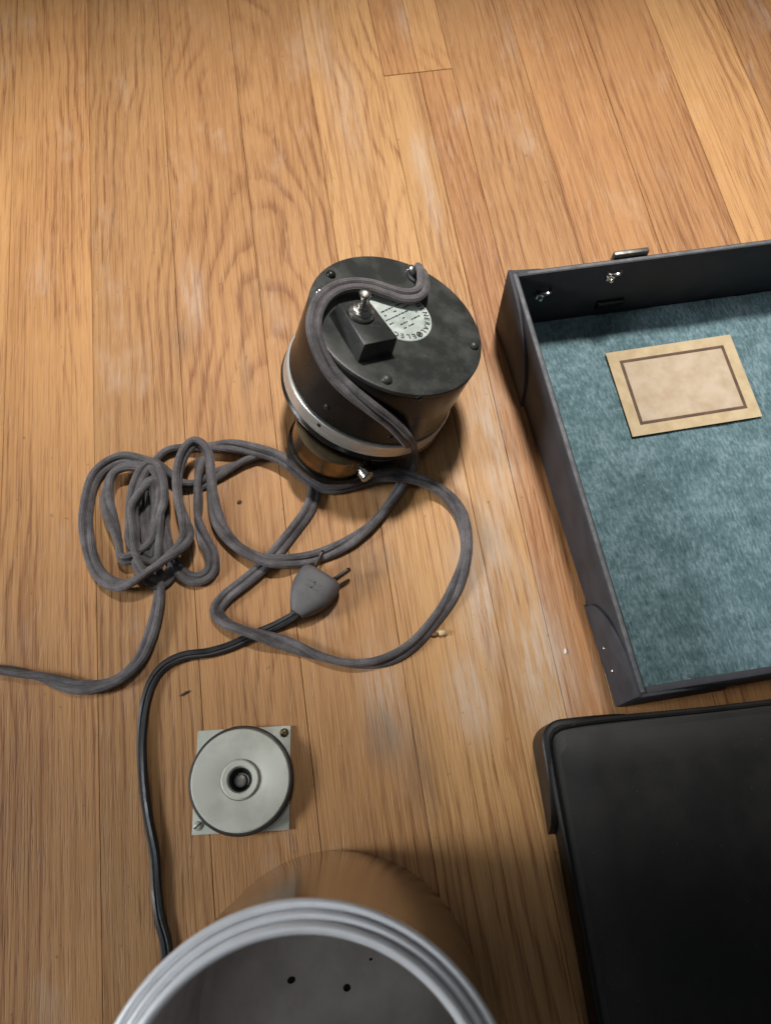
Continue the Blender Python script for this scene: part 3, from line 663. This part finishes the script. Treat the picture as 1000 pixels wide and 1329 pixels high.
# fittings on the inside of the far wall
def wall_uz(px, py):
    d = ray(px, py); inv = tray_inv
    o_, dd = inv @ CAM, inv.to_3x3() @ d
    s_ = (-TT - o_.y) / dd.y; p = o_ + dd * s_; return p.x, p.z
tray_inv = (Matrix.Translation(tray.location) @ Matrix.Rotation(tray.rotation_euler.z, 4, 'Z')).inverted()
for (px, py, wx, wy, m_) in ((698, 380, 707, 371, 'nickel'), (788, 352, 796, 342, 'nickel')):
    u_, z_ = wall_uz(px, py); z_ = min(TH - .006, max(.01, z_))
    mx = plane(Vector((u_, -TT, z_)), X1, Z1, -Y1)
    nut = obj('nut', prism([(.0030 * math.cos(i * math.pi / 3 + .4), .0030 * math.sin(i * math.pi / 3 + .4)) for i in range(6)], -.0004, .0026, .0003, mx), m_, tray)
    obj('screw_end', lathe([(0.0014, .002), (0.0014, .0042), (0.001, .0046), (0, .0046)], 14, mtx=mx), m_, nut)
    u2, z2 = wall_uz(wx, wy); z2 = min(TH - .003, z2)
    pts = [Vector((u2 - .0045, -TT + .001, z2 - .003)), Vector((u2 - .004, -TT - .003, z2 - .001)), Vector((u2, -TT - .005, z2 + .001)), Vector((u2 + .003, -TT - .003, z2)), Vector((u2 + .003, -TT + .001, z2 - .002))]
    obj('staple', sweep(pts, round_sec(.0009, 8), step=.0006, upfn=lambda p: Vector((0, 1, 0))), m_, tray)
# clasp on the outside of the far wall, at the photograph's right-hand edge
u_, z_ = wall_uz(806, 330)
obj('clasp', box(u_ - .004, u_ + .018, 0.0002, .0035, TH - .016, TH + .0025, .0008), 'prong0', tray)
obj('hinge_tab', box(u_ - .006, u_ + .012, -TT - .0025, -TT + .0004, .012, .020, .0006), 'enamel', tray)
# the old case is slightly racked out of square and its walls get lower toward the near end
shear = Matrix.Identity(4); shear[1][0] = -0.055
for ch in tray.children_recursive:
    for v in ch.data.vertices:
        if v.co.z > .007: v.co.z = .007 + (v.co.z - .007) * (1 + 0.34 * min(0, v.co.y) / TL)
    ch.data.transform(shear)
# paper card lying on the felt
def tray_at(px, py, z): return tray_inv @ fl(px, py, z)
k0 = tray_at(785, 459, 0.0065); k1 = tray_at(806, 524, 0.0065)
ka = math.atan2((k0 - k1).x, (k0 - k1).y)
card = empty('paper_card', fl(785, 459, 0.0068)); card.rotation_euler = (0, 0, tray.rotation_euler.z - ka)
tag(card, 'tan paper card with dark brown frame lying on teal felt', 'card')
def sheet(x0, x1, y0, y1, z0, z1): return box(x0, x1, y0, y1, z0, z1)
CW, CL = 0.085, 0.062
obj('sheet', sheet(0, CW, -CL, 0, 0, .0005), 'paper', card, smooth=False)
bm = bmesh.new(); i0, i1 = .0072, .0092
for r_ in ((i0, CW - i0, -i1, -i0), (i0, CW - i0, -CL + i0, -CL + i1), (i0, i1, -CL + i1, -i1), (CW - i1, CW - i0, -CL + i1, -i1)): sheet(*r_, .0003, .00066) ; box(*r_, .0003, .00066, bm=bm)
obj('printed_frame', bm, 'paper_dark', card, smooth=False)
obj('inner_field', sheet(i1 + .0004, CW - i1 - .0004, -CL + i1 + .0004, -i1 - .0004, .0003, .0006), 'paper_in', card, smooth=False)

# lower case half, lying face down
C_, D_ = fl(689, 946), fl(756, 1329)
BH = 0.029
lid = case_half('equipment_case', C_, D_ - C_, .25, .3, BH, True)
tag(lid, 'plain glossy black case half lying face down beside the felt lined one', 'case')
BW, BL = 0.34, 0.26
def rrect(x0, x1, y0, y1, r, n=6):
    out = []
    for cx, cy, a0 in ((x1 - r, y1 - r, 0), (x0 + r, y1 - r, 90), (x0 + r, y0 + r, 180), (x1 - r, y0 + r, 270)):
        for i in range(n + 1): a = math.radians(a0 + 90 * i / n); out.append((cx + r * math.cos(a), cy + r * math.sin(a)))
    return out
bm = prism(rrect(0.0028, BW, -BL, -.0030, .009), 0.0006, BH - .002)
bmesh.ops.bevel(bm, geom=[e for e in bm.edges if min(v.co.z for v in e.verts) > BH - .003], offset=.002, segments=2, profile=0.5, affect='EDGES')
obj('shell', bm, 'leather_gloss', lid)
bm = bmesh.new(); nx, ny = 34, 26; gv = []
for j in range(ny + 1):
    row = []
    for i in range(nx + 1):
        x = 0.0062 + (BW - .0124) * i / nx; y = -BL + .0062 + (BL - .0124 - .001) * j / ny
        e = min(i / nx, 1 - i / nx, j / ny, 1 - j / ny); drop = -.0022 if e == 0 else 0
        row.append(bm.verts.new((x, y, BH + drop + .0008 * mnoise.noise(Vector((x * 14, y * 14, 7))) * (e > 0))))
    gv.append(row)
for j in range(ny):
    for i in range(nx): bm.faces.new((gv[j][i], gv[j][i + 1], gv[j + 1][i + 1], gv[j + 1][i]))
obj('top_panel', bm, 'leather_gloss', lid, angle=60)
def welt(pts, r, nm='welt'): return obj(nm, sweep([Vector(p) for p in pts], round_sec(r, 8), step=.004), 'leather_gloss', lid)
rim_z = BH - .0022
welt([(0.0026, -BL + .004, rim_z), (0.0026, -.10, rim_z), (0.0026, -.012, rim_z), (.0042, -.0062, rim_z), (.010, -.0032, rim_z), (.10, -.0028, rim_z), (BW - .01, -.0028, rim_z)], .0016)
def wrap_guard(parent, r, La, Lb, h, th, m_):
    """leather patch wrapped round the rounded corner, its ends running out in a curve"""
    path = [(0.0006, -r - La * (1 - i / 8), 1 - i / 8) for i in range(8)]
    path += [(r + 0.0006 - r * math.cos(math.radians(90 * i / 8)), -r - .0006 + r * math.sin(math.radians(90 * i / 8)), 0) for i in range(9)]
    path += [(r + Lb * i / 8, -.0006, i / 8) for i in range(1, 9)]
    bm = bmesh.new(); rows = []
    for i, (x, y, q) in enumerate(path):
        p, n_ = path[max(0, i - 1)], path[min(len(path) - 1, i + 1)]
        t = Vector((n_[0] - p[0], n_[1] - p[1], 0)).normalized(); out = Vector((-t.y, t.x, 0))
        zt = h * max(.12, math.sqrt(max(0, 1 - q ** 2.2))); c = Vector((x, y, 0))
        rows.append([bm.verts.new(c - out * th * .5 + Z1 * .0006), bm.verts.new(c + out * th * .5 + Z1 * .0006), bm.verts.new(c + out * th * .5 + Z1 * (zt - .0008)), bm.verts.new(c + out * th * .2 + Z1 * zt), bm.verts.new(c - out * th * .5 + Z1 * zt)])
    for A, B in zip(rows, rows[1:]):
        for j in range(5): bm.faces.new((A[j], A[(j + 1) % 5], B[(j + 1) % 5], B[j]))
    bm.faces.new(rows[0]); bm.faces.new(rows[-1])
    return obj('corner_guard', bm, m_, parent, angle=40)
wrap_guard(lid, 0.010, 0.044, 0.044, BH - .0003, .0034, 'leather_gloss')

# ------------------------------------------------------------------ crumbs and splinters
def lump(name, p, size, m_, label, cat, seed, stretch=(1, 1, .7), rot=0.0, group=None):
    bm = bmesh.new(); bmesh.ops.create_icosphere(bm, subdivisions=2, radius=size)
    for v in bm.verts:
        v.co *= 1 + 0.5 * mnoise.noise(v.co * (1.2 / size) + Vector((seed * 3.1, 0, 0)))
        v.co = Vector((v.co.x * stretch[0], v.co.y * stretch[1], v.co.z * stretch[2]))
    z = min(v.co.z for v in bm.verts)
    o = obj(name, bm, m_, angle=50); o.location = (p.x, p.y, p.z - z - 0.0001); o.rotation_euler = (0, 0, rot); tag(o, label, cat, group); return o
lump('crumb', fl(574, 822), .0021, 'crumb', 'cream coloured crumb on the floor just outside the cord loop', 'crumb', 1, (1.3, .9, .8))
lump('wood_stub', fl(564, 824), .0015, 'brown', 'tiny brown stub touching the cream crumb outside the cord loop', 'debris', 2, (1.6, .8, .8), 0.2)
lump('fleck', fl(733, 845), .0011, 'white', 'small white fleck on bare floor between the cord loop and case', 'debris', 3, (.7, 1.8, .5))
lump('fleck', fl(740, 595, .0060), .0013, 'white', 'small white fleck lying on the teal felt', 'debris', 4)
lump('splinter', fl(240, 900), .0012, 'dirt', 'short dark splinter on the floor above the square plate', 'debris', 5, (2.4, .6, .5), 0.5)
lump('dirt_speck', fl(311, 652), .0014, 'dirt', 'dark dirt speck on the floor between the tangle and the motor', 'debris', 6, (1.1, .9, .4))

SC.render.engine = 'CYCLES'
